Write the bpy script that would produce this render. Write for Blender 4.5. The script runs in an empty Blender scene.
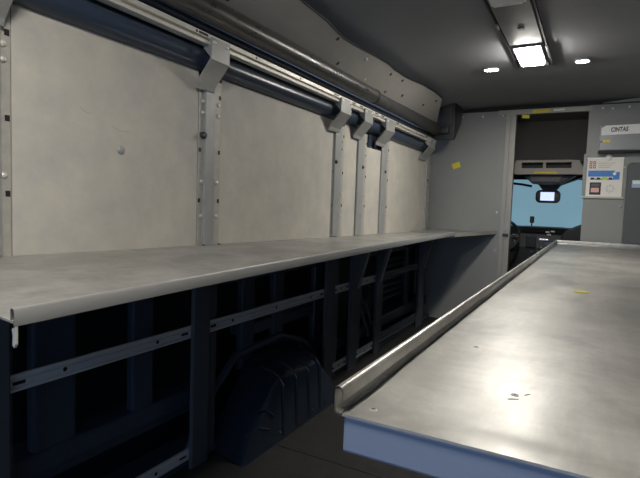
import bpy, bmesh, math, random
from mathutils import Vector, Matrix
random.seed(7)
SC = bpy.context.scene
COL = SC.collection
PI = math.pi

# ------------------------------------------------------------------ materials
def new_mat(name):
    m = bpy.data.materials.new(name); m.use_nodes = True
    nt = m.node_tree
    return m, nt, nt.nodes['Principled BSDF']

def mat(name, col, rough=.5, metal=0., var=.0, scale=6., rvar=0., bump=0., bscale=60., col2=None,
        stretch=(1, 1, 1), detail=6., emit=None, estr=0., coat=0., spec=.5):
    m, nt, b = new_mat(name)
    N, L = nt.nodes, nt.links
    b.inputs['Base Color'].default_value = (*col, 1)
    b.inputs['Roughness'].default_value = rough
    b.inputs['Metallic'].default_value = metal
    b.inputs['Coat Weight'].default_value = coat
    b.inputs['Specular IOR Level'].default_value = spec
    tc = N.new('ShaderNodeTexCoord'); mp = N.new('ShaderNodeMapping')
    mp.inputs['Scale'].default_value = stretch
    L.new(tc.outputs['Object'], mp.inputs['Vector'])
    n = N.new('ShaderNodeTexNoise'); n.inputs['Scale'].default_value = scale
    n.inputs['Detail'].default_value = detail; n.inputs['Roughness'].default_value = .62
    L.new(mp.outputs['Vector'], n.inputs['Vector'])
    if col2 is None:
        col2 = tuple(min(1, c*(1+var)) for c in col); c1 = tuple(c*(1-var) for c in col)
    else:
        c1 = col
    cr = N.new('ShaderNodeValToRGB')
    cr.color_ramp.elements[0].position = .32; cr.color_ramp.elements[1].position = .68
    cr.color_ramp.elements[0].color = (*c1, 1); cr.color_ramp.elements[1].color = (*col2, 1)
    L.new(n.outputs['Fac'], cr.inputs['Fac']); L.new(cr.outputs['Color'], b.inputs['Base Color'])
    if rvar:
        n3 = N.new('ShaderNodeTexNoise'); n3.inputs['Scale'].default_value = scale*2.3
        n3.inputs['Detail'].default_value = 5
        L.new(mp.outputs['Vector'], n3.inputs['Vector'])
        mr = N.new('ShaderNodeMapRange')
        mr.inputs['From Min'].default_value = .3; mr.inputs['From Max'].default_value = .7
        mr.inputs['To Min'].default_value = rough-rvar; mr.inputs['To Max'].default_value = rough+rvar
        L.new(n3.outputs['Fac'], mr.inputs['Value']); L.new(mr.outputs['Result'], b.inputs['Roughness'])
    if bump:
        n2 = N.new('ShaderNodeTexNoise'); n2.inputs['Scale'].default_value = bscale
        n2.inputs['Detail'].default_value = 3
        L.new(mp.outputs['Vector'], n2.inputs['Vector'])
        bp = N.new('ShaderNodeBump'); bp.inputs['Strength'].default_value = bump
        bp.inputs['Distance'].default_value = .004
        L.new(n2.outputs['Fac'], bp.inputs['Height']); L.new(bp.outputs['Normal'], b.inputs['Normal'])
    if emit:
        b.inputs['Emission Color'].default_value = (*emit, 1)
        b.inputs['Emission Strength'].default_value = estr
    return m

M = {}
M['panel'] = mat('panel_laminate', (.36, .35, .325), .6, 0, .05, 7, 0, .05, 40, col2=(.46, .43, .365), detail=9)
M['post'] = mat('galvanised_post', (.29, .295, .29), .48, .3, .06, 14, .06)
M['bracket'] = mat('bracket_steel', (.33, .33, .315), .42, .45, .05, 12, .05)
M['alu'] = mat('extruded_aluminium', (.62, .60, .54), .5, .5, .06, 10, .08, stretch=(1, .1, 1))
M['alu_dull'] = mat('dull_mounting_rail', (.62, .64, .66), .42, .45, .12, 14, .08, stretch=(1, .15, 1))
M['navy'] = mat('navy_body_paint', (.013, .021, .034), .34, 0, .15, 3, .06, coat=.15)
M['navy_hi'] = mat('navy_body_paint_roof_rail', (.024, .036, .060), .3, 0, .03, 1.5)
M['navy_b'] = mat('navy_body_paint_lifted', (.034, .050, .074), .38, 0, .12, 3)  # body navy lightened, standing in for bounced light under the shelf
M['skin'] = mat('dark_outer_skin', (.006, .009, .015), .5, 0, .1, 3)
M['tube'] = mat('black_padded_sleeve', (.042, .039, .034), .36, .0, .25, 16, .12, .12, 120, stretch=(1, .4, 1), spec=.8)
M['tube2'] = mat('black_rubber_trim', (.034, .034, .034), .55, 0, .25, 20, .1, .25, 90)
M['plastic'] = mat('black_moulded_plastic', (.015, .016, .017), .45, 0, .2, 14, .08, .2, 150)
M['lining'] = mat('grey_lining_board', (.33, .318, .295), .55, .15, .1, 2.2, .06)
M['ceiling'] = mat('grey_headliner', (.19, .195, .21), .75, 0, .06, 3, 0, .15, 300)
M['console'] = mat('ceiling_console_plastic', (.13, .13, .138), .6, 0, .05, 10)
M['bulk'] = mat('grey_bulkhead_sheet', (.265, .272, .262), .5, .2, .05, 2.4, .05)
M['bulk_d'] = mat('dark_grey_recess_panel', (.10, .105, .11), .5, .2, .05, 3)
M['jamb'] = mat('beige_grey_jamb', (.34, .33, .30), .42, .25, .05, 8)
M['floor'] = mat('dark_floor_rubber', (.0075, .0072, .007), .72, 0, .3, 5, .08, .25, 70)
M['black'] = mat('black_void', (.006, .006, .007), .6, 0, .1, 5)
M['screw'] = mat('bright_zinc_screw', (.75, .74, .7), .3, .6, .03, 30)
M['dscrew'] = mat('dark_steel_bolt', (.06, .055, .055), .4, .6, .1, 30)
M['yellow'] = mat('yellow_tape', (.75, .62, .03), .5, 0, .06, 40)
M['white'] = mat('white_sticker', (.88, .88, .86), .5, 0, .02, 20)
M['cream'] = mat('cream_paper', (.82, .80, .74), .6, 0, .02, 20)
M['ink'] = mat('black_ink', (.015, .015, .018), .5, 0, .05, 20)
M['blue'] = mat('blue_print', (.06, .22, .62), .5, 0, .08, 30)
M['lblue'] = mat('pale_blue_label', (.35, .50, .68), .5, 0, .08, 30)
M['red'] = mat('red_print', (.45, .12, .07), .5, 0, .08, 30)
M['pink'] = mat('pink_print', (.80, .42, .40), .5, 0, .05, 30)
M['green'] = mat('lime_print', (.45, .75, .05), .5, 0, .05, 30)
M['lgrey'] = mat('light_grey_print', (.50, .50, .47), .5, 0, .05, 30)
M['film'] = mat('blue_film_covered_steel', (.16, .195, .265), .42, .2, .08, 7, .06, stretch=(.3, 1, 1))
M['cabhead'] = mat('cab_headliner_fabric', (.095, .09, .082), .8, 0, .06, 5, 0, .2, 200)
M['cabcons'] = mat('taupe_console_plastic', (.42, .38, .335), .6, 0, .04, 8)
M['dash'] = mat('dash_black_plastic', (.016, .017, .019), .5, 0, .12, 12)
M['dashg'] = mat('dash_grey_plastic', (.10, .10, .105), .5, 0, .12, 12)
M['chrome'] = mat('bright_chrome', (.8, .8, .8), .2, .9, .03, 20)
M['lens'] = mat('frosted_lamp_lens', (.75, .75, .75), .35, 0, .12, 30)
M['lamp'] = mat('lit_lamp_lens', (1, 1, 1), .4, 0, 0, 5, emit=(1, .955, .87), estr=74)
M['lamp2'] = mat('lit_downlight_lens', (1, 1, 1), .4, 0, 0, 5, emit=(.97, .98, 1), estr=60)
M['screen'] = mat('lit_camera_screen', (.3, .35, .5), .3, 0, .2, 20, emit=(.55, .65, 1), estr=.5)
M['skyglass'] = mat('daylit_blue_windscreen', (.10, .2, .26), .25, 0, .06, 2, emit=(.25, .45, .56), estr=.27)
M['cable'] = mat('grey_cable_sheath', (.10, .10, .11), .5, 0, .1, 30)

def metal_top(name, base, rough, metallic, dark=.55, warm=(1., .97, .90)):
    """worn brushed sheet steel: fine lengthwise brushing, cloudy stains, long thin scratches"""
    m, nt, b = new_mat(name); N, L = nt.nodes, nt.links
    tc = N.new('ShaderNodeTexCoord')
    def noise(sc, st, det=5, rot=0., dist=0.):
        mp = N.new('ShaderNodeMapping'); mp.inputs['Scale'].default_value = st
        mp.inputs['Rotation'].default_value = (0, 0, rot)
        L.new(tc.outputs['Object'], mp.inputs['Vector'])
        n = N.new('ShaderNodeTexNoise'); n.inputs['Scale'].default_value = sc
        n.inputs['Detail'].default_value = det; n.inputs['Roughness'].default_value = .65
        n.inputs['Distortion'].default_value = dist
        L.new(mp.outputs['Vector'], n.inputs['Vector']); return n.outputs['Fac']
    def mrange(f, a, bb, c, d):
        r = N.new('ShaderNodeMapRange'); r.inputs['From Min'].default_value = a
        r.inputs['From Max'].default_value = bb; r.inputs['To Min'].default_value = c
        r.inputs['To Max'].default_value = d; L.new(f, r.inputs['Value']); return r.outputs['Result']
    def mul(a, bb):
        q = N.new('ShaderNodeMath'); q.operation = 'MULTIPLY'; L.new(a, q.inputs[0]); L.new(bb, q.inputs[1]); return q.outputs[0]
    cloud = mrange(noise(4.2, (1, .8, 1), 8, .4, .7), .33, .68, .66, 1.2)
    brush = mrange(noise(30, (1, .03, 1), 4), .3, .7, .93, 1.06)
    fine = mrange(noise(22, (.5, 1, 1), 4, .9, 1.2), .35, .65, .93, 1.05)
    v = mul(mul(cloud, brush), fine)
    # sparse sharp hairline scratches in two directions
    def hair(rot, seed):
        mp = N.new('ShaderNodeMapping'); mp.inputs['Rotation'].default_value = (0, 0, rot); mp.inputs['Location'].default_value = (seed, seed*.7, 0)
        mp.inputs['Scale'].default_value = (1, .12, 1); L.new(tc.outputs['Object'], mp.inputs['Vector'])
        vo = N.new('ShaderNodeTexVoronoi'); vo.inputs['Scale'].default_value = 9; vo.feature = 'F1'; vo.inputs['Randomness'].default_value = 1
        L.new(mp.outputs['Vector'], vo.inputs['Vector'])
        return mrange(vo.outputs['Distance'], .0, .035, 1.25, 1.)
    v = mul(v, mul(hair(.7, 3.1), hair(1.3, 8.7)))
    vm = N.new('ShaderNodeVectorMath'); vm.operation = 'SCALE'
    vm.inputs[0].default_value = tuple(base*w for w in warm); L.new(v, vm.inputs['Scale'])
    L.new(vm.outputs['Vector'], b.inputs['Base Color'])
    b.inputs['Metallic'].default_value = metallic
    L.new(mrange(noise(5, (1, .7, 1), 5, 1.1, .5), .3, .7, rough-.07, rough+.09), b.inputs['Roughness'])
    bp = N.new('ShaderNodeBump'); bp.inputs['Strength'].default_value = .06; bp.inputs['Distance'].default_value = .002
    L.new(noise(9, (1, .5, 1), 4), bp.inputs['Height']); L.new(bp.outputs['Normal'], b.inputs['Normal'])
    return m
M['steel'] = metal_top('worn_stainless_sheet', .335, .385, .42, .9)
M['steel_shelf'] = metal_top('worn_shelf_sheet', .36, .37, .5, .85, (1., .98, .93))
M['lip'] = mat('folded_shelf_lip_steel', (.40, .395, .38), .40, .65, .06, 9, .0, stretch=(1, .2, 1))
M['steel_lip'] = metal_top('folded_lip_steel', .60, .33, .8, .8)

# ------------------------------------------------------------------ geometry helpers
class MB:
    def __init__(s): s.bm = bmesh.new()
    def box(s, x0, x1, y0, y1, z0, z1, bev=0.):
        r = bmesh.ops.create_cube(s.bm, size=1)
        vs = r['verts']
        for v in vs:
            v.co = Vector(((x0+x1)/2+v.co.x*(x1-x0), (y0+y1)/2+v.co.y*(y1-y0), (z0+z1)/2+v.co.z*(z1-z0)))
        if bev:
            es = list({e for v in vs for e in v.link_edges})
            bmesh.ops.bevel(s.bm, geom=es, offset=bev, segments=2, affect='EDGES', profile=.6)
        return s
    def prism(s, pts, a, b, axis='y', bev=0.):
        """polygon pts in the two other axes, extruded from a to b along axis"""
        def co(p, t):
            return {'y': (p[0], t, p[1]), 'x': (t, p[0], p[1]), 'z': (p[0], p[1], t)}[axis]
        A = [s.bm.verts.new(co(p, a)) for p in pts]; B = [s.bm.verts.new(co(p, b)) for p in pts]
        n = len(pts); fs = [s.bm.faces.new(A), s.bm.faces.new(B[::-1])]
        for i in range(n):
            fs.append(s.bm.faces.new((A[i], B[i], B[(i+1) % n], A[(i+1) % n])))
        bmesh.ops.recalc_face_normals(s.bm, faces=fs)
        if bev:
            es = list({e for f in fs for e in f.edges})
            bmesh.ops.bevel(s.bm, geom=es, offset=bev, segments=2, affect='EDGES', profile=.6)
        return s
    def tube(s, pts, r, n=14, caps=True, squash=None):
        pts = [Vector(p) for p in pts]
        rs = r if isinstance(r, (list, tuple)) else [r]*len(pts)
        rings = []
        for i, p in enumerate(pts):
            d = (pts[min(i+1, len(pts)-1)]-pts[max(i-1, 0)]).normalized()
            up = Vector((0, 0, 1)) if abs(d.z) < .9 else Vector((0, 1, 0))
            u = d.cross(up).normalized(); w = u.cross(d).normalized()
            ring = []
            for k in range(n):
                a = 2*PI*k/n
                ring.append(s.bm.verts.new(p+u*rs[i]*math.cos(a)*(squash[0] if squash else 1)+w*rs[i]*math.sin(a)*(squash[1] if squash else 1)))
            rings.append(ring)
        fs = []
        for a, b in zip(rings, rings[1:]):
            for k in range(n):
                fs.append(s.bm.faces.new((a[k], a[(k+1) % n], b[(k+1) % n], b[k])))
        if caps:
            fs.append(s.bm.faces.new(rings[0][::-1])); fs.append(s.bm.faces.new(rings[-1]))
        bmesh.ops.recalc_face_normals(s.bm, faces=fs)
        return s
    def dome(s, c, axis, r, h, n=14):
        """button head: a low dome rising along axis from c"""
        ax = Vector(axis).normalized(); t = Vector((0, 0, 1)) if abs(ax.z) < .9 else Vector((1, 0, 0))
        u = ax.cross(t).normalized(); w = ax.cross(u); c = Vector(c)
        prev = None
        for rr, hh in ((1, -.1), (1, .35), (.8, .75), (.4, 1)):
            ring = [s.bm.verts.new(c+u*r*rr*math.cos(2*PI*k/n)+w*r*rr*math.sin(2*PI*k/n)+ax*h*hh) for k in range(n)]
            if prev:
                for k in range(n): s.bm.faces.new((prev[k], prev[(k+1) % n], ring[(k+1) % n], ring[k]))
            else: s.bm.faces.new(ring[::-1])
            prev = ring
        s.bm.faces.new(prev); bmesh.ops.recalc_face_normals(s.bm, faces=s.bm.faces[:])
        return s
    def loft(s, rows, closed=False, thick=None):
        """grid of points rows[i][j] -> sheet; thick = vector offset for a solid sheet"""
        def grid(off):
            return [[s.bm.verts.new(Vector(p)+off) for p in row] for row in rows]
        A = grid(Vector()); fs = []
        for a, b in zip(A, A[1:]):
            for j in range(len(a)-1): fs.append(s.bm.faces.new((a[j], a[j+1], b[j+1], b[j])))
        if thick is not None:
            B = grid(Vector(thick))
            for a, b in zip(B, B[1:]):
                for j in range(len(a)-1): fs.append(s.bm.faces.new((a[j], b[j], b[j+1], a[j+1])))
            ni, nj = len(rows), len(rows[0])
            for j in range(nj-1):
                fs.append(s.bm.faces.new((A[0][j], B[0][j], B[0][j+1], A[0][j+1])))
                fs.append(s.bm.faces.new((A[-1][j], A[-1][j+1], B[-1][j+1], B[-1][j])))
            for i in range(ni-1):
                fs.append(s.bm.faces.new((A[i][0], A[i+1][0], B[i+1][0], B[i][0])))
                fs.append(s.bm.faces.new((A[i][-1], B[i][-1], B[i+1][-1], A[i+1][-1])))
        bmesh.ops.recalc_face_normals(s.bm, faces=fs)
        return s
    def build(s, name, m, parent=None, smooth=False, origin=None):
        me = bpy.data.meshes.new(name)
        if origin is None and parent is None:
            vs = [v.co for v in s.bm.verts]
            lo = [min(v[i] for v in vs) for i in range(3)]; hi = [max(v[i] for v in vs) for i in range(3)]
            origin = Vector(((lo[0]+hi[0])/2, (lo[1]+hi[1])/2, lo[2]))
        if origin is not None and parent is None:
            bmesh.ops.translate(s.bm, verts=s.bm.verts[:], vec=-Vector(origin))
        s.bm.to_mesh(me); s.bm.free()
        me.materials.append(M[m] if isinstance(m, str) else m)
        if smooth:
            for p in me.polygons: p.use_smooth = True
            try: me.set_sharp_from_angle(angle=math.radians(38))
            except Exception: pass
        o = bpy.data.objects.new(name, me); COL.objects.link(o)
        if parent is not None:
            o.parent = parent
            o.matrix_parent_inverse = Matrix.Identity(4)
            w = Vector((0, 0, 0)); q = parent
            while q is not None: w += q.location; q = q.parent
            me.transform(Matrix.Translation(-w))          # mesh was written in world coordinates
        elif origin is not None: o.location = origin
        return o

def tag(o, label=None, cat=None, group=None, kind=None):
    if label: o['label'] = label
    if cat: o['category'] = cat
    if group: o['group'] = group
    if kind: o['kind'] = kind
    return o
def thing(name, loc, label, cat, group=None):
    o = bpy.data.objects.new(name, None); COL.objects.link(o); o.location = loc
    o.empty_display_size = .05
    return tag(o, label, cat, group)
def struct(mb, name, m, smooth=False):
    return tag(mb.build(name, m, None, smooth), kind='structure')
def B(*a, **k): return MB().box(*a, **k)

YP = 5.5           # face of the bulkhead between load area and cab
YR = -1.2          # open rear end of the load area
WR = 2.28          # right wall
# ------------------------------------------------------------------ the shell
fl = struct(B(-.25, WR+.25, YR, YP+.05, -.04, 0), 'floor', 'floor')
sm = MB()
for y in (2.065, 3.9, .2): sm.box(.24, 2.2, y-.006, y+.006, .0002, .0022)
sm.build('seam', 'black', fl)

# ceiling: gently arched across the van
prof = [(.02, 2.22), (.12, 2.245), (.3, 2.289), (.5, 2.298), (.8, 2.303), (1.14, 2.305),
        (1.48, 2.303), (1.78, 2.298), (1.98, 2.289), (2.16, 2.245), (2.26, 2.22)]
cm = MB(); cm.loft([[(x, y, z) for x, z in prof] for y in [YR+i*(7.3-YR)/16 for i in range(17)]], thick=(0, 0, .04))
struct(cm, 'ceiling', 'ceiling', True)

# left body side: outer skin with the pressed navy inner frame
lw = struct(B(-.24, -.20, YR, 7.4, 0, 2.3), 'wall_left', 'skin')
def ribbed(specs, name, m):
    b = MB()
    for s in specs: b.box(*s, bev=.012)
    return b.build(name, m, lw)
ribbed([(-.2, -.05, YR, 5.7, .80, .905), (-.2, -.10, YR, 5.7, .905, .975)], 'upper_body_beam', 'navy_b')
for y in (1.1, 1.5, 2.22, 2.56, 3.3, 4.3, 4.7): MB().dome((-.0495, y, .848), (1, 0, 0), .022, .003).build('access_hole', 'black', lw)
ribbed([(-.2, -.06, YR, 1.95, .25, .33), (-.2, -.09, YR, 1.9, .20, .25)], 'lower_body_beam', 'navy_b')
ribbed([(-.2, -.05, 2.9, 5.7, .14, .24)], 'lower_body_beam', 'navy_b')
ribbed([(-.2, 0., YR, 5.5, 0, .035)], 'sill', 'navy_b')
for y0, y1, z0 in ((1.0, 1.16, .3), (1.42, 1.53, .3), (2.15, 2.26, .3), (2.46, 2.56, .3), (2.95, 3.04, .2), (3.2, 3.3, .2), (4.05, 4.14, .2), (4.86, 4.95, .2), (5.3, 5.42, .2)):
    ribbed([(-.115, -.07, y0, y1, z0, .82)], 'body_pillar', 'navy_b')
ribbed([(-.2, -.08, 2.2, 3.1, .47, .54), (-.2, -.08, 2.5, 3.0, .54, .60)], 'arch_beam', 'navy_b')
g = MB()                                           # ribbed pressing visible low down near the bulkhead
for k in range(7): g.tube([(-.12, 4.16, .36+k*.06), (-.12, 4.84, .36+k*.06)], .016, 8)
g.build('ribbed_pressing', 'navy_b', lw, True)
# round arch reinforcement flange hugging the wheel housing
af = MB(); pts = [(-.06, 1.74, .03), (-.06, 1.90, .26), (-.06, 2.08, .40), (-.06, 2.5, .42), (-.06, 2.78, .33), (-.06, 3.02, .14), (-.06, 3.12, .03)]
af.tube(pts, .022, 8); af.build('arch_flange', 'navy_b', lw, True)
# roof side rail of the body, seen as a dark band above and below the aluminium rail
rr = MB()
secs = [(-.2, 1.66), (-.03, 1.70), (-.02, 1.775)]
for k in range(13):
    a_ = -PI/2+PI*k/12; secs.append((-.005+.062*math.cos(a_)**.8 if abs(math.cos(a_)) > 1e-6 else -.005, 1.832+.050*math.sin(a_)))
secs += [(-.005, 1.93)]
for k in range(9):
    a_ = -PI/2+PI*k/8; secs.append((.0+.055*max(0, math.cos(a_)), 1.962+.032*math.sin(a_)))
secs += [(-.02, 2.04), (-.2, 2.1)]
rr.prism(secs, YR, 5.2, 'y'); rr.build('roof_side_rail', 'navy_hi', lw, True)
# vertical pressed pillar showing in the gap above the short panel
vp = MB(); vp.box(-.12, -.012, 3.62, 3.70, 1.5, 1.80, bev=.01); vp.box(-.12, -.018, 3.78, 3.86, 1.5, 1.80, bev=.01)
vp.build('gap_pillar', 'navy_hi', lw)

struct(B(WR, WR+.04, YR, 7.4, 0, 2.3), 'wall_right', 'bulk_d')
struct(MB().loft([[(1.98+.02, y, 2.235), (2.12, y, 2.10), (2.275, y, 2.02)] for y in (YR, 2, 5.5)], thick=(.004, 0, .006)), 'trim_1', 'lining')

# ------------------------------------------------------------------ wheel housing
wa = thing('wheel_housing', (.05, 2.3, 0), 'dark navy ribbed wheel housing on the floor against the left wall', 'wheel housing')
BASE = [(0, 0), (.04, .05), (.15, .165), (.27, .285), (.32, .312), (.5, .318), (.70, .314), (.77, .288), (.93, .15), (.98, .06), (1, 0)]
def arch_row(x, ya, yb, top): return [(x, ya+(yb-ya)*u, z*top) for u, z in BASE]
rows = [arch_row(-.055, 1.86, 2.98, 1.19), arch_row(.005, 1.86, 2.90, 1.16), arch_row(.08, 1.83, 2.84, 1.12), arch_row(.15, 1.81, 2.79, 1.06), arch_row(.188, 1.80, 2.77, 1.01), arch_row(.206, 1.80, 2.765, .91), arch_row(.220, 1.795, 2.765, .10), arch_row(.223, 1.795, 2.765, 0.)]
w = MB(); w.loft(rows)
w.build('housing_shell', 'navy', wa, True)
def rib(pts, r=.009): MB().tube(pts, r, 8).build('rib', 'navy', wa, True)
for y in (2.14, 2.27, 2.40, 2.53):
    rib([(.06, y, .352), (.150, y, .336), (.188, y, .318), (.208, y, .280), (.214, y, .18), (.221, y, .02)], .008)
rib([(.17, 1.88, .10), (.20, 1.93, .13), (.219, 2.0, .10)], .007)
rib([(.17, 1.94, .19), (.20, 1.99, .20), (.215, 2.05, .15)], .007)
for y in (2.1, 2.27, 2.44, 2.6): MB().dome((.222, y, .045), (1, 0, 0), .007, .006).build('rivet', 'dscrew', wa)

# ------------------------------------------------------------------ light grey wall panels
gp = 'light grey wall panels above the long shelf'
panels = [(.893, 1.700, .985, 1.785, 'large light grey wall panel at the left end above the long shelf'),
          (1.853, 2.995, .98, 1.780, 'widest light grey wall panel, between the second and third uprights from the left'),
          (3.163, 3.435, .975, 1.782, 'narrow tall light grey wall panel just right of the widest panel'),
          (3.560, 3.895, .975, 1.668, 'light grey wall panel with a lower top edge than its neighbours'),
          (4.025, 5.092, .965, 1.782, 'light grey wall panel furthest from the camera, nearest the bulkhead')]
for y0, y1, z0, z1, lab in panels:
    t = thing('wall_panel', ((0), (y0+y1)/2, z0), lab, 'wall panel', gp)
    B(-.016, 0, y0, y1, z0, z1, bev=.0015).build('board', 'panel', t)
    if y0 < 1:
        MB().dome((0, 1.291, 1.392), (1, 0, 0), .016, .008).build('plug', 'post', t, True)
        for (a, b_, c_, d_) in ((1.12, 1.52, 1.17, 1.505), (1.25, 1.475, 1.33, 1.465)):
            MB().tube([(.0001, a, b_), (.0002, a+(c_-a)*.25, b_+(d_-b_)*.25-.006), (.0002, (a+c_)/2, (b_+d_)/2-.009), (.0002, a+(c_-a)*.75, b_+(d_-b_)*.75-.006), (.0001, c_, d_)], .0009, 5).build('scuff', 'bracket', t)
    if y0 == 1.852:
        MB().dome((0, 2.22, 1.60), (1, 0, 0), .008, .004).build('plug', 'post', t, True)

# ------------------------------------------------------------------ uprights
def upright(ch, bk_, lo, fl_, lab, gus=0, zs=1.0):
    """hat-section upright: flange, channel above the shelf, deeper channel below, bracket up to the roof rail"""
    t = thing('shelf_upright', (0, (ch[0]+ch[1])/2, 0), lab, 'upright', 'steel uprights along the left wall')
    B(-.010, .003, fl_[0], fl_[1], zs-.01, 1.76, bev=.001).build('flange', 'flange', t)
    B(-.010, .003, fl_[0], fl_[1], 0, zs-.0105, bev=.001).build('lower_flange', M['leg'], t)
    a, b = ch
    MB().prism([(.003, a), (.013, a), (.016, a+.004), (.016, b-.004), (.013, b), (.003, b)], zs, 1.74, 'z').build('channel', 'post', t)
    a, b = lo
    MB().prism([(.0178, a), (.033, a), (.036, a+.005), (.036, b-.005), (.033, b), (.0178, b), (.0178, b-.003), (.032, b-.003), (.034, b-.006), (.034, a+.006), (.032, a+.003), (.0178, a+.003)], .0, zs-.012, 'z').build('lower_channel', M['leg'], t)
    prof = [(.098, 1.902), (.104, 1.902), (.104, 1.812), (.026, 1.722), (.020, 1.700), (.0165, 1.700), (.0165, 1.722), (.098, 1.816)]
    br = MB().prism(prof, bk_[0], bk_[1], 'y').build('bracket', 'bracket', t)
    MB().prism([(.098, 1.902), (.06, 1.902), (.06, 1.86), (.098, 1.82)], bk_[0], bk_[0]+.003, 'y').build('bracket_web', 'bracket', br)
    yb = (bk_[0]+bk_[1])/2; hb = (bk_[1]-bk_[0])*.36
    for s in (-1, 1):
        MB().dome((.104, yb+s*hb, 1.884), (1, 0, 0), .009, .006).build('bolt', 'screw', br, True)
    for y0, y1, side in ((fl_[0], ch[0], 0), (ch[1], fl_[1], 1)):
        # what the channel leaves visible of this flange
        yy = (fl_[1]-.022) if side else (fl_[0]+.022)
        for z in ((1.655, 1.605, 1.30, 1.145) if fl_[1] > 1 else (1.655, 1.61, 1.27)):
            if side == 0 and fl_[0] < .8: break
            MB().dome((.003, yy, z), (1, 0, 0), .010, .007).build('bolt', 'bolt', t, True)
        sy = fl_[1]-.010 if side else fl_[0]+.008
        for z in (1.69, 1.44, 1.215):
            if side == 0 and z > 1.5: continue
            B(.0025, .0042, sy-.007, sy+.007, z-.009, z+.009).build('slot', 'black', t)
    MB().dome((.004, fl_[0]+.022, 1.505), (1, .0, 0), .015, .024).build('knob', 'dscrew', t, True) if fl_[1] > 1 else None
    if gus:
        a, b = lo
        MB().prism([(.036, .60), (.13, .94), (.13, .982), (.036, .982)], a, b, 'y').build('gusset', M['leg'], t)
        MB().prism([(.036, .595), (.042, .598), (.136, .94), (.13, .942)], b-.040, b+.004, 'y').build('gusset_edge', M['legedge'], t)
    return t
M['leg'] = mat('shaded_steel_leg', (.085, .098, .118), .45, .3, .06, 10)  # upright steel with the shade below the shelf put into its colour
M['legedge'] = mat('pale_gusset_edge', (.24, .27, .30), .45, .3, .06, 10)  # paler strip along the sloping edge of each gusset
M['flange'] = mat('flange_steel', (.36, .345, .31), .5, .2, .08, 30)
M['bolt'] = mat('dull_button_bolt', (.55, .53, .48), .4, .4, .05, 30)
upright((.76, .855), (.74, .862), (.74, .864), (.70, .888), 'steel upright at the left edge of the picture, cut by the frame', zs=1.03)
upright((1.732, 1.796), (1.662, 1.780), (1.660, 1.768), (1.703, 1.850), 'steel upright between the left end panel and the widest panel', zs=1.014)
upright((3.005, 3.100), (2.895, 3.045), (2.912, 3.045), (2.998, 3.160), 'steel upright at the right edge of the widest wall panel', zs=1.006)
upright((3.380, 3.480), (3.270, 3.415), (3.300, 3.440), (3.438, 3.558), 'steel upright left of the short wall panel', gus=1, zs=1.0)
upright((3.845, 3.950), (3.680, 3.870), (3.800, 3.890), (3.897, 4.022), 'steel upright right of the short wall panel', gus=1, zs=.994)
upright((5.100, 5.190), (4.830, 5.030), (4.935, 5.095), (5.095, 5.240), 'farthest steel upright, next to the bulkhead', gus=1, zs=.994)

# ------------------------------------------------------------------ aluminium roof rail
rl = thing('roof_rail', (.06, 2.2, 1.885), 'long bright aluminium slotted rail under the padded tube along the wall', 'rail')
rp = [(.05, 1.872), (.090, 1.872), (.092, 1.884), (.080, 1.887), (.080, 1.892), (.095, 1.895), (.095, 1.911), (.082, 1.914), (.082, 1.918),
      (.070, 1.925), (.05, 1.925)]
MB().prism(rp, -.9, 5.10, 'y').build('extrusion', 'alu', rl)
y = .35
while y < 4.7:
    MB().dome((.0945, y, 1.903), (1, 0, 0), .0065, .0014, 8).build('hole', 'black', rl); y += .41
for y in (1.62, 2.84, 3.10, 3.22, 3.50, 3.62, 3.95, 4.76): B(.0942, .0960, y-.028, y+.028, 1.899, 1.908).build('slot', 'black', rl)

# ------------------------------------------------------------------ padded tube, rubber trim, corner cover
tb = thing('padded_tube', (.11, 1.5, 1.95), 'black padded round tube running above the aluminium rail', 'tube')
MB().tube([(.115, -.9, 1.992), (.112, .6, 1.996), (.11, 2., 2.002), (.105, 3.40, 2.010)], .050, 26).build('sleeve', 'tube', tb, True)
MB().tube([(.105, 3.385, 2.010), (.105, 3.415, 2.010)], .0525, 26).build('end_ring', 'black', tb, True)
tr = thing('rubber_trim', (.10, 4.4, 1.95), 'dull black rubber trim continuing the tube up to the corner cover', 'trim')
MB().tube([(.10, 3.416, 2.010), (.10, 4.2, 2.015), (.09, 4.8, 2.02), (.085, 5.3, 2.03)], [.044, .05, .058, .068], 18, squash=(.8, 1)).build('extrusion', 'tube2', tr, True)
cc = thing('corner_cover', (.15, 5.36, 1.95), 'black moulded plastic cover in the upper corner by the bulkhead', 'cover')
MB().prism([(5.1, 1.915), (5.1, 2.275), (5.14, 2.285), (5.42, 2.285), (5.37, 2.10), (5.14, 1.915)], .0, .272, 'x', bev=.012).build('shell', 'plastic', cc, True)
MB().prism([(.145, 2.08), (.225, 2.07), (.245, 2.10), (.245, 2.24), (.225, 2.26), (.145, 2.25)], 5.092, 5.101, 'y', bev=.003).build('face_panel', 'tube2', cc, True)
MB().box(.10, .225, 5.05, 5.10, 1.97, 2.05, bev=.02).build('lower_lobe', 'plastic', cc, True)
for q in ((.16, 2.00), (.20, 2.04)): MB().dome((q[0], 5.05, q[1]), (0, -1, 0), .008, .006).build('clip', 'dscrew', cc)

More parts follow.
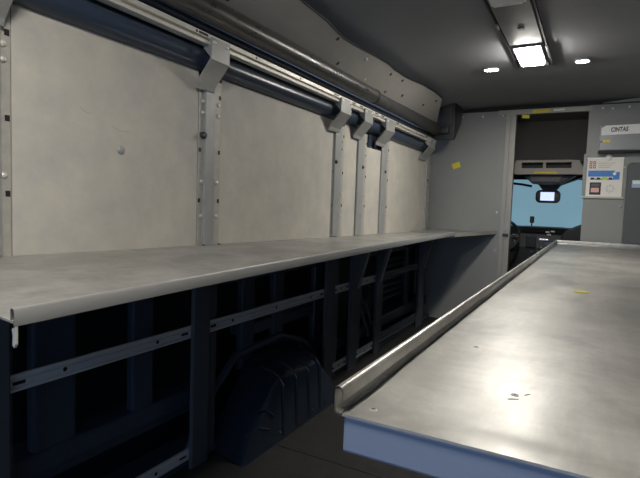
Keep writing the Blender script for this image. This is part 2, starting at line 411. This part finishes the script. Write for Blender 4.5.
# ------------------------------------------------------------------ grey lining boards below the ceiling
def lining(name, lab, lows, tops, rivs, m):
    t = thing(name, (lows[0][0], (lows[0][1]+lows[-1][1])/2, 2.03), lab, 'lining board', 'grey lining boards between padded tube and ceiling')
    rows = []
    n = len(tops)
    for i in range(n):
        y = lows[0][1]+(tops[i][1]-tops[0][1])/(tops[-1][1]-tops[0][1])*(lows[1][1]-lows[0][1]) if lows[0][1] > 1 else tops[i][1]; lo = (lows[0][0], y, lows[0][2])
        rows.append([lo, ((lo[0]+tops[i][0])/2-.004, (y+tops[i][1])/2, (lo[2]+tops[i][2])/2), tops[i]])
    MB().loft(rows, thick=(-.004, 0, .006)).build('board', m, t, True)
    e = MB(); e.tube([(p[0]+.002, p[1], p[2]+.001) for p in tops], .006, 6); e.build('edge_trim', 'plastic', t, True)
    for (x, y, z), mm in rivs:
        MB().dome((x+.002, y, z-.002), (.73, 0, -.69), .012, .006, 10).build('rivet', mm, t)
    return t
T1 = [(.255, -.9, 2.205), (.25, .8, 2.20), (.25, 1.6, 2.202), (.248, 2.12, 2.199), (.244, 2.4, 2.193), (.225, 2.65, 2.177), (.230, 2.86, 2.182), (.243, 3.08, 2.193), (.249, 3.30, 2.199)]
T2 = [(.249, 3.302, 2.199), (.243, 3.45, 2.194), (.245, 3.6, 2.194), (.25, 3.78, 2.20), (.268, 4.02, 2.218), (.276, 4.33, 2.226), (.272, 4.6, 2.222)]
lining('lining_board', 'long dark grey riveted lining board above the padded tube, near the camera', [(.100, 0, 2.060), (.100, 3.3, 2.060)], T1,
       [((.120, 1.738, 2.085), 'dscrew'), ((.168, 1.873, 2.13), 'dscrew'), ((.208, 2.607, 2.166), 'dscrew'), ((.12, 2.788, 2.085), 'dscrew'),
        ((.205, 3.02, 2.160), 'alu_dull'), ((.118, 3.2, 2.082), 'screw'), ((.15, 1.2, 2.11), 'dscrew')], 'lining')
lining('lining_board', 'shorter lighter grey riveted lining board next to the black corner cover', [(.100, 3.3, 2.060), (.100, 5.06, 2.060)], T2,
       [((.212, 3.444, 2.167), 'dscrew'), ((.22, 3.671, 2.175), 'dscrew'), ((.119, 3.583, 2.082), 'dscrew'), ((.15, 3.875, 2.110), 'dscrew'),
        ((.17, 4.364, 2.128), 'dscrew'), ((.235, 4.53, 2.190), 'dscrew')], mat('grey_lining_board_lighter', (.30, .288, .265), .52, .15, .08, 2.2, .06))

# ------------------------------------------------------------------ mounting rails below the shelf
def mrail(y0, y1, z0, z1, lab, m='alu_dull', grp='mounting rails below the long shelf', holes=True):
    t = thing('mounting_rail', (.01, (y0+y1)/2, z0), lab, 'rail', grp)
    h = z1-z0
    p = [(.0032, z0), (.015, z0), (.0172, z0+h*.16), (.010, z0+h*.22), (.010, z0+h*.34), (.0172, z0+h*.38), (.0172, z0+h*.62), (.010, z0+h*.66), (.010, z0+h*.80), (.0172, z0+h*.84), (.015, z1), (.0032, z1)]
    MB().prism(p, y0, y1, 'y').build('extrusion', m, t)
    L = y1-y0
    if holes:
        k = max(1, int(L/.38))
        for i in range(k):
            yy = y0+L*(i+.5)/k; MB().dome((.0170, yy, z0+h*.5), (1, 0, 0), .008, .0012, 10).build('hole', 'black', t)
        for yy in (y0+.05, y1-.05): B(.0165, .0178, yy-.02, yy+.02, z0+h*.40, z0+h*.60).build('slot', 'black', t)
    return t
mrail(.85, 1.672, .60, .655, 'upper mounting rail at the left end below the long shelf')
mrail(1.76, 2.93, .60, .655, 'longest upper mounting rail, above the wheel housing')
mrail(3.03, 3.32, .60, .655, 'short upper mounting rail in the gap left of the first gusset')
mrail(3.43, 3.83, .60, .655, 'short upper mounting rail behind the hanging cable loops')
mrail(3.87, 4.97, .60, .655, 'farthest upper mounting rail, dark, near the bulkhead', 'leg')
mrail(.85, 1.672, .04, .09, 'lower mounting rail near the floor at the left end')
mrail(3.03, 3.32, .04, .10, 'short lower mounting rail right of the wheel housing')
mrail(3.43, 3.83, .04, .10, 'short lower mounting rail below the hanging cable loops')
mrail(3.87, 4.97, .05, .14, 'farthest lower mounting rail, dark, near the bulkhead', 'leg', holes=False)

cb = thing('wiring_cable', (-.03, 3.72, .3), 'grey cable loop hanging on the wall between two uprights under the shelf', 'cable')
MB().tube([(-.03, 3.62, .60), (-.02, 3.60, .52), (-.02, 3.66, .44), (-.03, 3.76, .46), (-.03, 3.78, .56), (-.03, 3.72, .60)], .010, 8).build('loop', 'cable', cb, True)
MB().tube([(-.03, 3.64, .40), (-.02, 3.70, .28), (-.02, 3.78, .18), (-.03, 3.80, .14)], .010, 8).build('tail', 'cable', cb, True)
MB().tube([(-.03, 3.74, .42), (-.02, 3.79, .32), (-.02, 3.84, .24)], .010, 8).build('tail', 'cable', cb, True)

# ------------------------------------------------------------------ long shelf
sh = thing('wall_shelf', (.3, 2.4, .96), 'long worn steel shelf with a folded front lip along the left wall', 'shelf')
st = []
for k in range(25):
    y = .514+(4.62-.514)*k/24; u = (y-.5)/4.12
    st.append((y, 1.033-.050*u**.75, .664-.335*u+.225*u*u-.100*u**3))
rows = [[(.002, y, zw), (.002+(xf-.002)*.33, y, zw+(.99-zw)*.33), (.002+(xf-.002)*.66, y, zw+(.99-zw)*.66), (xf-.006, y, .988)] for y, zw, xf in st]
MB().loft(rows, thick=(0, 0, -.004)).build('sheet', 'steel_shelf', sh, True)
def lip_rows(st, zt=1.010, zb=.978):
    out = []
    for y, zw, xf in st:
        r = .0065; x = xf
        pr = [(x-.010, .988), (x-.003, .983), (x-.0005, zb+.01), (x, zb), (x+.001, zb), (x+.0015, zt-.004), (x-.001, zt), (x-.006, zt+.001), (x-.010, zt-.003), (x-.010, .988)]
        out.append([(a, y, b) for a, b in pr])
    return out
lp = MB(); R_ = lip_rows(st); lp.loft(R_)
lp.build('front_lip', 'lip', sh, True)
hk = MB().prism([(.652, .972), (.663, .978), (.663, .945), (.659, .938), (.654, .942), (.655, .96)], .517, .522, 'y')
hk.build('end_hook', 'alu', sh)
B(.30, .452, 4.608, 4.62, .955, .984).build('end_flange', 'steel_lip', sh)
for yy, zz in ((1.725, 1.0150), (1.83, 1.0140)): MB().dome((.024, yy, zz-.001), (0, 0, 1), .008, .004).build('screw', 'dscrew', sh)

s2 = thing('corner_shelf', (.3, 5.05, .97), 'short steel shelf between the end of the long shelf and the bulkhead', 'shelf')
a = MB().prism([(.017, 4.63), (.445, 4.63), (.668, 5.49), (.017, 5.49)], .985, .990, 'z'); a.build('sheet', 'steel_shelf', s2)
MB().loft([[(.445, 4.63, .962), (.447, 4.63, 1.0), (.440, 4.63, 1.0)], [(.668, 5.49, .972), (.670, 5.49, 1.01), (.663, 5.49, 1.01)]], thick=(-.003, 0, 0)).build('front_lip', 'alu', s2)  # lighter rail metal on this steel lip stands in for light on it
B(.02, .045, 5.26, 5.49, .945, .985).build('wall_cleat', 'post', s2)

# ------------------------------------------------------------------ work table on the right
wt = thing('work_table', (1.75, 3., 0), 'large stainless steel topped table with raised rolled edge on the right', 'table')
TZ = .906; X0, X1, Y0, Y1 = 1.249, 2.27, .658, 5.475
def glint_dip(x, y):
    # made-up shallow dip in the sheet, shaped to place the lamp's highlight
    k = min(1, max(0, (y-Y0)/.09)); k = k*k*(3-2*k)
    return -.0080*k*math.exp(-((y-.785)/.125)**2)*math.exp(-((x-1.50)/.24)**2)
xs_ = [X0+(X1-X0)*i/34 for i in range(35)]; ys_ = [Y0+.56*j/34 for j in range(35)]+[Y0+.56+(Y1-Y0-.56)*(j+1)/20 for j in range(20)]
MB().loft([[(x, y, TZ+glint_dip(x, y)) for x in xs_] for y in ys_], thick=(0, 0, -.004)).build('top_sheet', 'steel', wt, True)
def rolled(pts_fn, a, b, name, axis):
    n = 10
    pr = [(.0, 0), (-.008, .003), (-.012, .010), (-.012, .036)]
    for k in range(n+1):
        an = PI-PI*k/n; pr.append((-.004+.008*math.cos(an), .036+.008*math.sin(an)))
    pr += [(.004, .022), (.0025, .022), (.0025, .035)]
    for k in range(n+1):
        an = PI*k/n; pr.append((-.004+.0060*math.cos(an), .035+.0062*math.sin(an)))
    pr += [(-.010, .012), (-.006, .005), (0, .0025)]
    return pr
pr = rolled(None, 0, 0, '', '')
m_ = MB(); m_.loft([[(X0+p[0]-.002, y, TZ-.003+p[1]) for p in pr+[pr[0]]] for y in (Y0-.002, 1.5, 3, Y1)])
m_.build('left_rolled_edge', 'steel_lip', wt, True)
m_ = MB(); m_.loft([[(x, Y1-p[0]-.004, TZ+p[1]) for p in pr+[pr[0]]] for x in (X0-.008, 1.7, X1)])
m_.build('far_rolled_edge', 'steel_lip', wt, True)
B(X0+.001, X1-.02, Y0+.004, Y0+.030, TZ-.060, TZ-.0045, bev=.004).build('front_beam', 'film', wt)
B(X0+.012, X0+.045, Y0+.06, Y1-.02, TZ-.05, TZ-.0045, bev=.003).build('side_beam', 'post', wt)
B(X0+.02, X1-.02, Y1-.06, Y1-.02, TZ-.05, TZ-.0045, bev=.003).build('rear_beam', 'post', wt)
for (x, y) in ((1.262+.02, .70), (1.344, 1.153), (1.460, .898)):
    scw = MB().dome((x, y, TZ+glint_dip(x, y)), (0, 0, 1), .0065, .0012).build('screw', 'post', wt, True)
    B(x-.004, x+.004, y-.0008, y+.0008, TZ+glint_dip(x, y)+.0008, TZ+glint_dip(x, y)+.0015).build('screw_slot', 'black', scw)
    B(x-.0008, x+.0008, y-.004, y+.004, TZ+glint_dip(x, y)+.0008, TZ+glint_dip(x, y)+.0015).build('screw_slot', 'black', scw)
for (x, y) in ((1.72, 1.0), (2.2, 1.0), (1.72, 2.9), (2.2, 2.9), (1.72, 4.9), (2.2, 4.9)):
    B(x-.025, x+.025, y-.025, y+.025, 0, TZ-.0045, bev=.004).build('leg', 'post', wt)
for (x, y, l, an) in ((1.452, .874, .018, .5), (1.475, .905, .012, .9)):
    zz = TZ+glint_dip(x, y)
    MB().tube([(x, y, zz+.0001), (x+l*math.cos(an), y+l*math.sin(an), zz+.0003)], .0009, 5).build('scratch', 'dscrew', wt)
tag(B(1.508, 1.556, 2.20, 2.238, TZ+.0004, TZ+.0035).build('sticker', 'yellow'), 'small yellow sticker lying on the steel table top', 'sticker')
bpy.data.objects['sticker'].rotation_euler.z = .25

# ------------------------------------------------------------------ bulkhead
bk = MB()
DX0, DX1, DZ = .80, 1.452, 2.200
BT = 2.245
bk.box(-.2, .705, YP, YP+.03, 0, BT)
bk.box(DX1, 2.28, YP, YP+.03, 0, BT+.01)
bk.box(.705, DX1, YP, YP+.03, DZ, BT)
wf = struct(bk, 'wall_front', 'bulk')
jb = MB()
jb.box(.700, .742, YP-.012, YP+.05, 0, DZ, bev=.003); jb.box(.752, DX0, YP-.022, YP+.06, 0, DZ, bev=.003); jb.box(.742, .752, YP-.004, YP+.03, 0, DZ)
struct(jb, 'trim_2', 'jamb')
struct(B(.62, 1.48, YP-.014, YP-.001, DZ, BT+.004, bev=.002), 'trim_3', 'jamb')
for (x, z) in ((.256, 2.206), (.464, 2.197), (.665, 2.197), (1.565, 2.222), (1.647, 2.212), (1.78, 2.222), (.66, 1.2), (.66, .8)):
    MB().dome((x, YP, z), (0, -1, 0), .011, .007, 10).build('rivet', 'screw', wf)
lt = thing('door_latch', (.745, YP-.02, .97), 'small dark latch on the left jamb of the cab doorway', 'latch')
B(.735, .79, YP-.045, YP-.0225, .955, .985, bev=.004).build('bolt', 'dscrew', lt)
B(.742, .772, YP-.036, YP-.0225, .93, 1.02, bev=.003).build('plate', 'post', lt)
def tape(name, x, z, w, h, rot, m, lab, cat, y=YP, t=.0012):
    o = MB().box(-w/2, w/2, -t, 0, -h/2, h/2).build(name, m, origin=Vector((0, 0, 0)))
    o.location = (x, y-.0006, z); o.rotation_euler = (0, rot, 0)
    return tag(o, lab, cat)
tape('tape_piece', .212, 1.690, .085, .060, -.35, 'yellow', 'yellow tape piece stuck on the left bulkhead panel', 'tape')
tape('warning_label', 1.03, 2.222, .16, .034, -.02, 'yellow', 'long yellow label on the strip above the cab doorway', 'label', y=YP-.0145)
tape('warning_label', 1.19, 2.226, .10, .018, -.02, 'cream', 'thin cream label right of the yellow label above the doorway', 'label', y=YP-.0145)
tape('tape_piece', .885, 2.178, .070, .036, .1, 'yellow', 'yellow tape piece hanging below the strip into the doorway', 'tape', y=YP-.002)

bx = thing('control_box', (1.9, YP-.06, 1.80), 'grey steel box with a printed name strip on the right of the bulkhead', 'box')
M['boxg'] = mat('satin_grey_box', (.26, .265, .27), .4, .3, .05, 6)
MB().prism([(YP-.10, 1.812), (YP-.10, 2.045), (YP-.001, 2.045), (YP-.001, 1.812)], 1.555, 2.15, 'x', bev=.006).build('body', 'boxg', bx)
B(1.548, 2.155, YP-.115, YP-.002, 1.792, 1.808, bev=.003).build('base_rail', 'black', bx)
sp = MB().prism([(1.567, 1.952), (1.567, 2.018), (1.60, 2.040), (2.10, 2.050), (2.10, 1.965)], YP-.1025, YP-.1008, 'y').build('name_strip', 'white', bx)
B(1.585, 1.642, YP-.1025, YP-.1008, 1.885, 1.908, bev=.0005).build('yellow_label', 'yellow', bx)
MB().dome((1.572, YP-.100, 1.892), (0, -1, 0), .007, .005).build('screw', 'dscrew', bx)
def text(s_, x, y, z, size, m, parent, shear=0., rot=0., extrude=.0006, squeeze=1.):
    cu = bpy.data.curves.new('lettering', 'FONT'); cu.body = s_; cu.size = size; cu.shear = shear
    cu.extrude = extrude; cu.align_x = 'LEFT'; cu.offset = size*.03
    to = bpy.data.objects.new('tmp_text', cu); COL.objects.link(to)
    dg = bpy.context.evaluated_depsgraph_get(); me = bpy.data.meshes.new_from_object(to.evaluated_get(dg))
    bpy.data.objects.remove(to)
    me.materials.clear(); me.materials.append(M[m])
    me.transform(Matrix.Translation((x, y, z)) @ Matrix.Rotation(rot, 4, 'Y') @ Matrix.Rotation(PI/2, 4, 'X') @ Matrix.Diagonal((squeeze, 1, 1, 1)))
    o = bpy.data.objects.new('lettering', me); COL.objects.link(o)
    w_ = Vector((0, 0, 0)); q = parent
    while q is not None: w_ += q.location; q = q.parent
    me.transform(Matrix.Translation(-w_)); o.parent = parent
    return o
text('CINTAS', 1.642, YP-.1032, 1.982, .055, 'ink', sp, .1, -.02, squeeze=.72)

ps = thing('notice_sheet', (1.60, YP-.01, 1.37), 'white printed notice sheet with blue diagram in a clear holder by the doorway', 'notice')
B(1.468, 1.768, YP-.010, YP-.004, 1.385, 1.748).build('sheet', 'cream', ps)
B(1.435, 1.467, YP-.014, YP-.001, 1.40, 1.79, bev=.002).build('left_channel', 'bulk', ps)
B(1.430, 1.785, YP-.022, YP-.002, 1.368, 1.386, bev=.003).build('bottom_ledge', 'lgrey', ps)
B(1.452, 1.770, YP-.014, YP-.002, 1.744, 1.756, bev=.002).build('top_clip', 'white', ps)
MB().dome((1.645, YP-.004, 1.755), (0, -1, 0), .030, .02).build('hanging_hook', 'white', ps, True)
MB().dome((1.780, YP-.002, 1.66), (0, -1, 0), .010, .014).build('side_hook', 'screw', ps, True)
MB().dome((1.765, YP-.002, 1.30), (0, -1, 0), .014, .014).build('lower_hook', 'screw', ps, True)
yq = YP-.0112
def pr_(n_, x0, x1, z0, z1, m, d=0): return B(x0, x1, yq-d*.0006-.0006, yq-d*.0006+.0012, z0, z1).build(n_, m, ps)
for i in range(2):
    for j in range(2):
        pr_('icon', 1.487+i*.030, 1.510+i*.030, 1.652+j*.038, 1.684+j*.038, 'red')
        pr_('icon_mark', 1.494+i*.030, 1.503+i*.030, 1.662+j*.038, 1.675+j*.038, 'cream', 1)
for k in range(3): pr_('text_line', 1.56, 1.70-.02*k, 1.70-.02*k, 1.706-.02*k, 'lgrey')
pr_('blue_vehicle', 1.480, 1.700, 1.575, 1.632, 'blue'); pr_('blue_vehicle', 1.69, 1.742, 1.548, 1.618, 'blue', 2)
pr_('blue_underline', 1.50, 1.70, 1.545, 1.556, 'blue')
pr_('lime_mark', 1.60, 1.64, 1.545, 1.572, 'green', 1)
for x in (1.505, 1.555, 1.655):
    pr_('wheel', x, x+.028, 1.545, 1.566, 'ink', 1)
MB().dome((1.700, yq-.001, 1.602), (0, -1, 0), .014, .0022).build('hub_mark', 'white', ps)
pr_('phone_picture', 1.500, 1.595, 1.402, 1.520, 'ink'); pr_('phone_button', 1.512, 1.580, 1.425, 1.468, 'pink', 1)
pr_('phone_display', 1.512, 1.583, 1.480, 1.508, 'bulk_d', 1)
gm = MB()
for k in range(8):
    a0 = k*PI/4; gm.tube([(1.67+.020*math.cos(a0), yq-.0005, 1.462+.020*math.sin(a0)), (1.67+.040*math.cos(a0), yq-.0005, 1.462+.040*math.sin(a0))], .004, 6)
gm.build('gear_mark', 'lgrey', ps)

rp_ = thing('recessed_door', (2.0, YP-.01, .0), 'darker grey recessed panel with rounded corner at the right frame edge', 'panel')
pts = [(1.80, 0), (2.2, 0), (2.2, 1.70), (1.84, 1.70), (1.815, 1.69), (1.802, 1.665)]
MB().prism(pts, YP-.004, YP-.0005, 'y').build('face', 'bulk_d', rp_)
rim = MB().tube([(1.797, YP-.0075, .0), (1.797, YP-.0075, 1.66), (1.806, YP-.0075, 1.69), (1.835, YP-.0075, 1.705), (2.2, YP-.0075, 1.705)], .006, 8)
rim.build('rim', 'bulk', rp_, True)
B(1.845, 1.95, YP-.0062, YP-.0038, 1.475, 1.545).build('blue_label', 'lblue', rp_)
B(1.85, 1.945, YP-.0070, YP-.0055, 1.508, 1.540).build('white_field', 'white', rp_)

rbk = thing('roof_bracket', (1.72, 5.33, 2.24), 'small grey triangular bracket above the right of the bulkhead', 'bracket')
MB().prism([(1.56, 2.262), (1.86, 2.262), (1.92, 2.285), (1.82, 2.290)], 5.46, 5.49, 'y').build('web', 'bulk', rbk)

# ------------------------------------------------------------------ ceiling console, lamps
cn = thing('ceiling_console', (1.11, 2.5, 2.26), 'long grey raised console along the middle of the ceiling', 'console')
MB().prism([(1.000, 2.302), (1.012, 2.276), (1.206, 2.276), (1.218, 2.302)], YR+.2, 4.02, 'y').build('housing', 'console', cn)
e_ = MB(); e_.box(.992, 1.002, YR+.2, 4.03, 2.280, 2.300); e_.box(1.216, 1.226, YR+.2, 4.03, 2.280, 2.300)
e_.build('shadow_gap', 'black', cn)
B(1.10, 1.135, 3.150, 3.19, 2.272, 2.2765, bev=.002).build('vent_slot', 'black', cn)
B(.990, 1.006, 3.05, 3.12, 2.268, 2.285, bev=.003).build('clip', 'post', cn)
B(1.215, 1.232, 3.55, 4.0, 2.272, 2.288, bev=.003).build('lamp_side_bezel', 'plastic', cn)
def lampbox(y0, y1, lab, on=True, x0=1.040, x1=1.182):
    t = thing('ceiling_lamp', ((x0+x1)/2, (y0+y1)/2, 2.25), lab, 'lamp', 'lamps on the ceiling console')
    B(x0-.014, x1+.014, y0-.02, y1+.02, 2.262, 2.2755, bev=.003).build('bezel', 'console' if on else 'lens', t)
    B(x0, x1, y0, y1, 2.247, 2.261, bev=.005).build('lens', 'lamp' if on else 'lens', t)
lampbox(3.50, 3.88, 'brightly lit square white lamp on the ceiling console')
lampbox(2.30, 2.72, 'unlit frosted lamp at the top edge of the picture', on=False)
lampbox(-.05, .41, 'lit square lamp on the ceiling console near the rear of the van')
for x0, x1, lab in ((.750, .846, 'small lit oval downlight left of the ceiling console'), (1.376, 1.456, 'small lit oval downlight right of the ceiling console')):
    t = thing('downlight', ((x0+x1)/2, 4.04, 2.28), lab, 'lamp', 'small downlights either side of the console')
    def oval(a, yy, z0, z1, grow):
        P_ = []
        xc = (a[0]+a[1])/2; w_ = (a[1]-a[0])/2+grow; h_ = .030+grow
        for k in range(20):
            an = 2*PI*k/20; cx_ = math.copysign(abs(math.cos(an))**.55, math.cos(an)); sy_ = math.copysign(abs(math.sin(an))**.55, math.sin(an))
            P_.append((xc+w_*cx_, yy+h_*sy_))
        return MB().prism(P_, z0, z1, 'z')
    zc = 2.287
    oval((x0, x1), 4.04, zc-.001, zc+.013, .010).build('rim', 'console', t, True)
    oval((x0, x1), 4.04, zc-.0015, zc+.0008, 0).build('lens', 'lamp2', t, True)

# ------------------------------------------------------------------ cab beyond the doorway
struct(B(-.2, 2.45, YP+.06, 7.6, -.04, .0), 'floor', 'black')
struct(B(0, 2.28, 5.56, 5.58, 2.24, 2.32), 'wall_gap_blocker', 'black')  # added dark sheet that stops daylight leaking in above the bulkhead
hd = MB()
hd.loft([[(0.0, 5.56, 2.25), (2.28, 5.56, 2.25)], [(0, 5.90, 2.19), (2.28, 5.90, 2.19)], [(0, 6.02, 2.0), (2.28, 6.02, 2.0)], [(0, 6.04, 1.77), (2.28, 6.04, 1.77)], [(0, 6.9, 1.745), (2.28, 6.9, 1.745)], [(0, 7.25, 1.70), (2.28, 7.25, 1.70)]], thick=(0, .02, .02))
struct(hd, 'ceiling_cab', 'cabhead', True)
struct(B(-.2, 2.45, 7.48, 7.52, 0, 1.0), 'wall_cab', 'dash')
oc = thing('overhead_console', (1.08, 5.97, 1.66), 'taupe overhead cab console with two dark open pockets', 'console')
o_ = MB()
# frame built around the two pockets
o_.prism([(.735, 1.650), (.765, 1.778), (.825, 1.778), (.825, 1.625), (.76, 1.625)], 5.90, 6.02, 'y')
o_.prism([(1.315, 1.625), (1.315, 1.774), (1.385, 1.773), (1.450, 1.650), (1.435, 1.625)], 5.90, 6.02, 'y')
o_.box(.825, 1.315, 5.90, 6.02, 1.752, 1.777); o_.box(.825, 1.315, 5.895, 6.02, 1.625, 1.690); o_.box(1.04, 1.068, 5.90, 6.02, 1.69, 1.752)
o_.build('frame', 'cabcons', oc)
B(.825, 1.315, 5.99, 6.02, 1.69, 1.752).build('pocket_back', 'black', oc)
B(.955, 1.18, 5.892, 5.8948, 1.632, 1.652).build('yellow_label', 'yellow', oc)
MB().prism([(.84, 1.62), (1.36, 1.62), (1.22, 1.53), (.93, 1.53)], 6.0, 6.16, 'y', bev=.01).build('lower_cowl', 'dash', oc)
MB().prism([(.90, 1.618), (1.24, 1.618), (1.20, 1.552), (.93, 1.552)], 5.985, 5.999, 'y').build('cowl_face', 'dashg', oc)

mi = thing('interior_mirror', (1.075, 6.3, 1.33), 'black interior mirror with a small lit screen above the dashboard', 'mirror')
def rrect(x0, x1, z0, z1, r, n=5):
    P_ = []
    for cx_, cz, a0 in ((x1-r, z1-r, 0), (x0+r, z1-r, 90), (x0+r, z0+r, 180), (x1-r, z0+r, 270)):
        for k in range(n+1):
            a_ = math.radians(a0+90*k/n); P_.append((cx_+r*math.cos(a_), cz+r*math.sin(a_)))
    return P_
MB().prism(rrect(.948, 1.208, 1.325, 1.472, .05), 6.28, 6.32, 'y', bev=.006).build('housing', 'plastic', mi, True)
B(1.0, 1.145, 6.2785, 6.2795, 1.352, 1.448).build('screen', 'screen', mi)
MB().prism([(.80, 1.62), (1.42, 1.62), (1.20, 1.53), (1.15, 1.465), (1.02, 1.465), (.97, 1.53)], 6.33, 6.45, 'y', bev=.008).build('mount', 'plastic', mi)

# windscreen with its dark surround
ws = MB(); ws.loft([[(.0, 7.30, .90), (2.28, 7.30, .90)], [(.0, 7.02, 1.78), (2.28, 7.02, 1.78)]], thick=(0, .006, .002))
wd = struct(ws, 'window_1', 'skyglass')
wm = MB(); wm.loft([[(.0, 7.057, 1.635), (2.28, 7.057, 1.635)], [(.0, 7.005, 1.78), (2.28, 7.005, 1.78)]], thick=(0, .004, 0))
wm.build('shade_band', 'black', wd)
struct(B(-.2, -.0, 5.6, 7.6, .0, 1.8), 'wall_cab_left', 'dash')
struct(B(2.28, 2.45, 5.6, 7.6, .0, 1.8), 'wall_cab_right', 'dash')
vs = thing('sun_visor', (.75, 6.6, 1.56), 'thin dark bar across the windscreen left of the mirror', 'visor')
MB().tube([(.55, 6.6, 1.57), (.75, 6.6, 1.55), (.87, 6.6, 1.528)], .014, 8).build('blade', 'plastic', vs, True)

MB().tube([(.60, 6.6, 1.57), (.60, 6.6, 1.752)], .010, 8).build('stem', 'plastic', vs, True)

da = thing('dashboard', (1.14, 6.85, .3), 'black dashboard with screen and controls below the windscreen', 'dashboard')
MB().prism([(6.45, .2), (6.45, .80), (6.50, .96), (6.62, 1.035), (7.2, 1.03), (7.3, .9), (7.3, .2)], .0, 2.27, 'x', bev=.012).build('body', 'dash', da)
MB().prism([(6.5, .98), (6.55, 1.035), (6.7, 1.046), (6.7, .98)], .8, 1.25, 'x', bev=.006).build('centre_hood', 'dash', da)
B(.86, .97, 6.40, 6.46, .80, .93, bev=.006).build('centre_screen', 'plastic', da)
B(1.0, 1.10, 6.455, 6.475, .885, .905, bev=.003).build('bright_control', 'chrome', da)
B(1.07, 1.25, 6.43, 6.452, .83, .87, bev=.004).build('glovebox_strip', 'dashg', da)
for x, z in ((1.085, .985), (1.14, .995), (1.10, .955)):
    B(x-.022, x+.022, 6.49, 6.505, z-.009, z+.009, bev=.003).build('white_label', 'white', da)
for x, z in ((1.03, .80), (.99, .755), (1.06, .77), (.93, .74)):
    MB().dome((x, 6.448, z), (0, -1, 0), .020, .022).build('control_knob', 'chrome' if x > 1 else 'dashg', da, True)
MB().prism([(1.24, .95), (1.30, 1.03), (1.42, 1.09), (1.60, 1.12), (1.7, 1.12), (1.7, .80), (1.3, .80)], 6.20, 6.44, 'y', bev=.02).build('door_side_hump', 'dash', da)
ph = thing('phone_holder', (.90, 6.55, 1.0), 'small black phone holder standing on the dashboard', 'holder')
B(.875, .925, 6.55, 6.565, 1.085, 1.165, bev=.006).build('cradle', 'plastic', ph)
B(.892, .906, 6.552, 6.57, 1.047, 1.09, bev=.003).build('stem', 'plastic', ph)
sw = thing('steering_wheel', (.62, 6.12, .93), 'black steering wheel half hidden behind the left door jamb', 'steering wheel')
rm = MB(); n_ = 36; cpt = Vector((.62, 6.12, .93)); R0 = .195
ring = []
ax_u = Vector((1, 0, 0)); ax_v = Vector((0, .42, .907))
for k in range(n_+1):
    a_ = 2*PI*k/n_; ring.append(cpt+ax_u*R0*math.cos(a_)+ax_v*R0*math.sin(a_))
rm.tube(ring, .017, 10, caps=False).build('rim', 'plastic', sw, True)
hb_ = MB(); hb_.dome(cpt+Vector((0, .03, -.01)), (0, -.907, .42), .075, .035, 18).build('hub', 'plastic', sw, True)
for a_ in (0, PI, -PI/2):
    MB().tube([cpt+ax_u*.06*math.cos(a_)+ax_v*.06*math.sin(a_), cpt+ax_u*R0*math.cos(a_)+ax_v*R0*math.sin(a_)], .016, 8).build('spoke', 'dashg', sw, True)
B(.74, .79, 6.085, 6.10, .94, .955, bev=.003).build('button', 'chrome', sw)
B(.77, .80, 6.10, 6.12, .86, .89, bev=.003).build('button', 'chrome', sw)

# ------------------------------------------------------------------ daylight, camera, colour
w = bpy.data.worlds.new('daylight'); SC.world = w; w.use_nodes = True
bg = w.node_tree.nodes['Background']; bg.inputs['Color'].default_value = (.48, .66, 1, 1); bg.inputs['Strength'].default_value = .45

cam = bpy.data.cameras.new('camera'); co = bpy.data.objects.new('camera', cam); COL.objects.link(co)
Mx = [[0.8763645507388486, 0.06350987599712794, -0.4774428445993568], [0.48037425592869254, -0.04319660740293688, 0.8759992165235261], [0.03501069049949056, -0.9970459110591177, -0.06836448486636107]]
R = Matrix(((Mx[0][0], -Mx[0][1], -Mx[0][2]), (Mx[1][0], -Mx[1][1], -Mx[1][2]), (Mx[2][0], -Mx[2][1], -Mx[2][2]))).to_4x4()
co.matrix_world = Matrix.Translation((1.56, 0, 1.215)) @ R
cam.sensor_width = 36; cam.lens = 36*500.9/640; cam.clip_start = .02; cam.clip_end = 60
SC.camera = co
vs_ = SC.view_settings
vs_.view_transform = 'Standard'; vs_.look = 'None'; vs_.gamma = 1; vs_.use_curve_mapping = False; vs_.exposure = 1.28
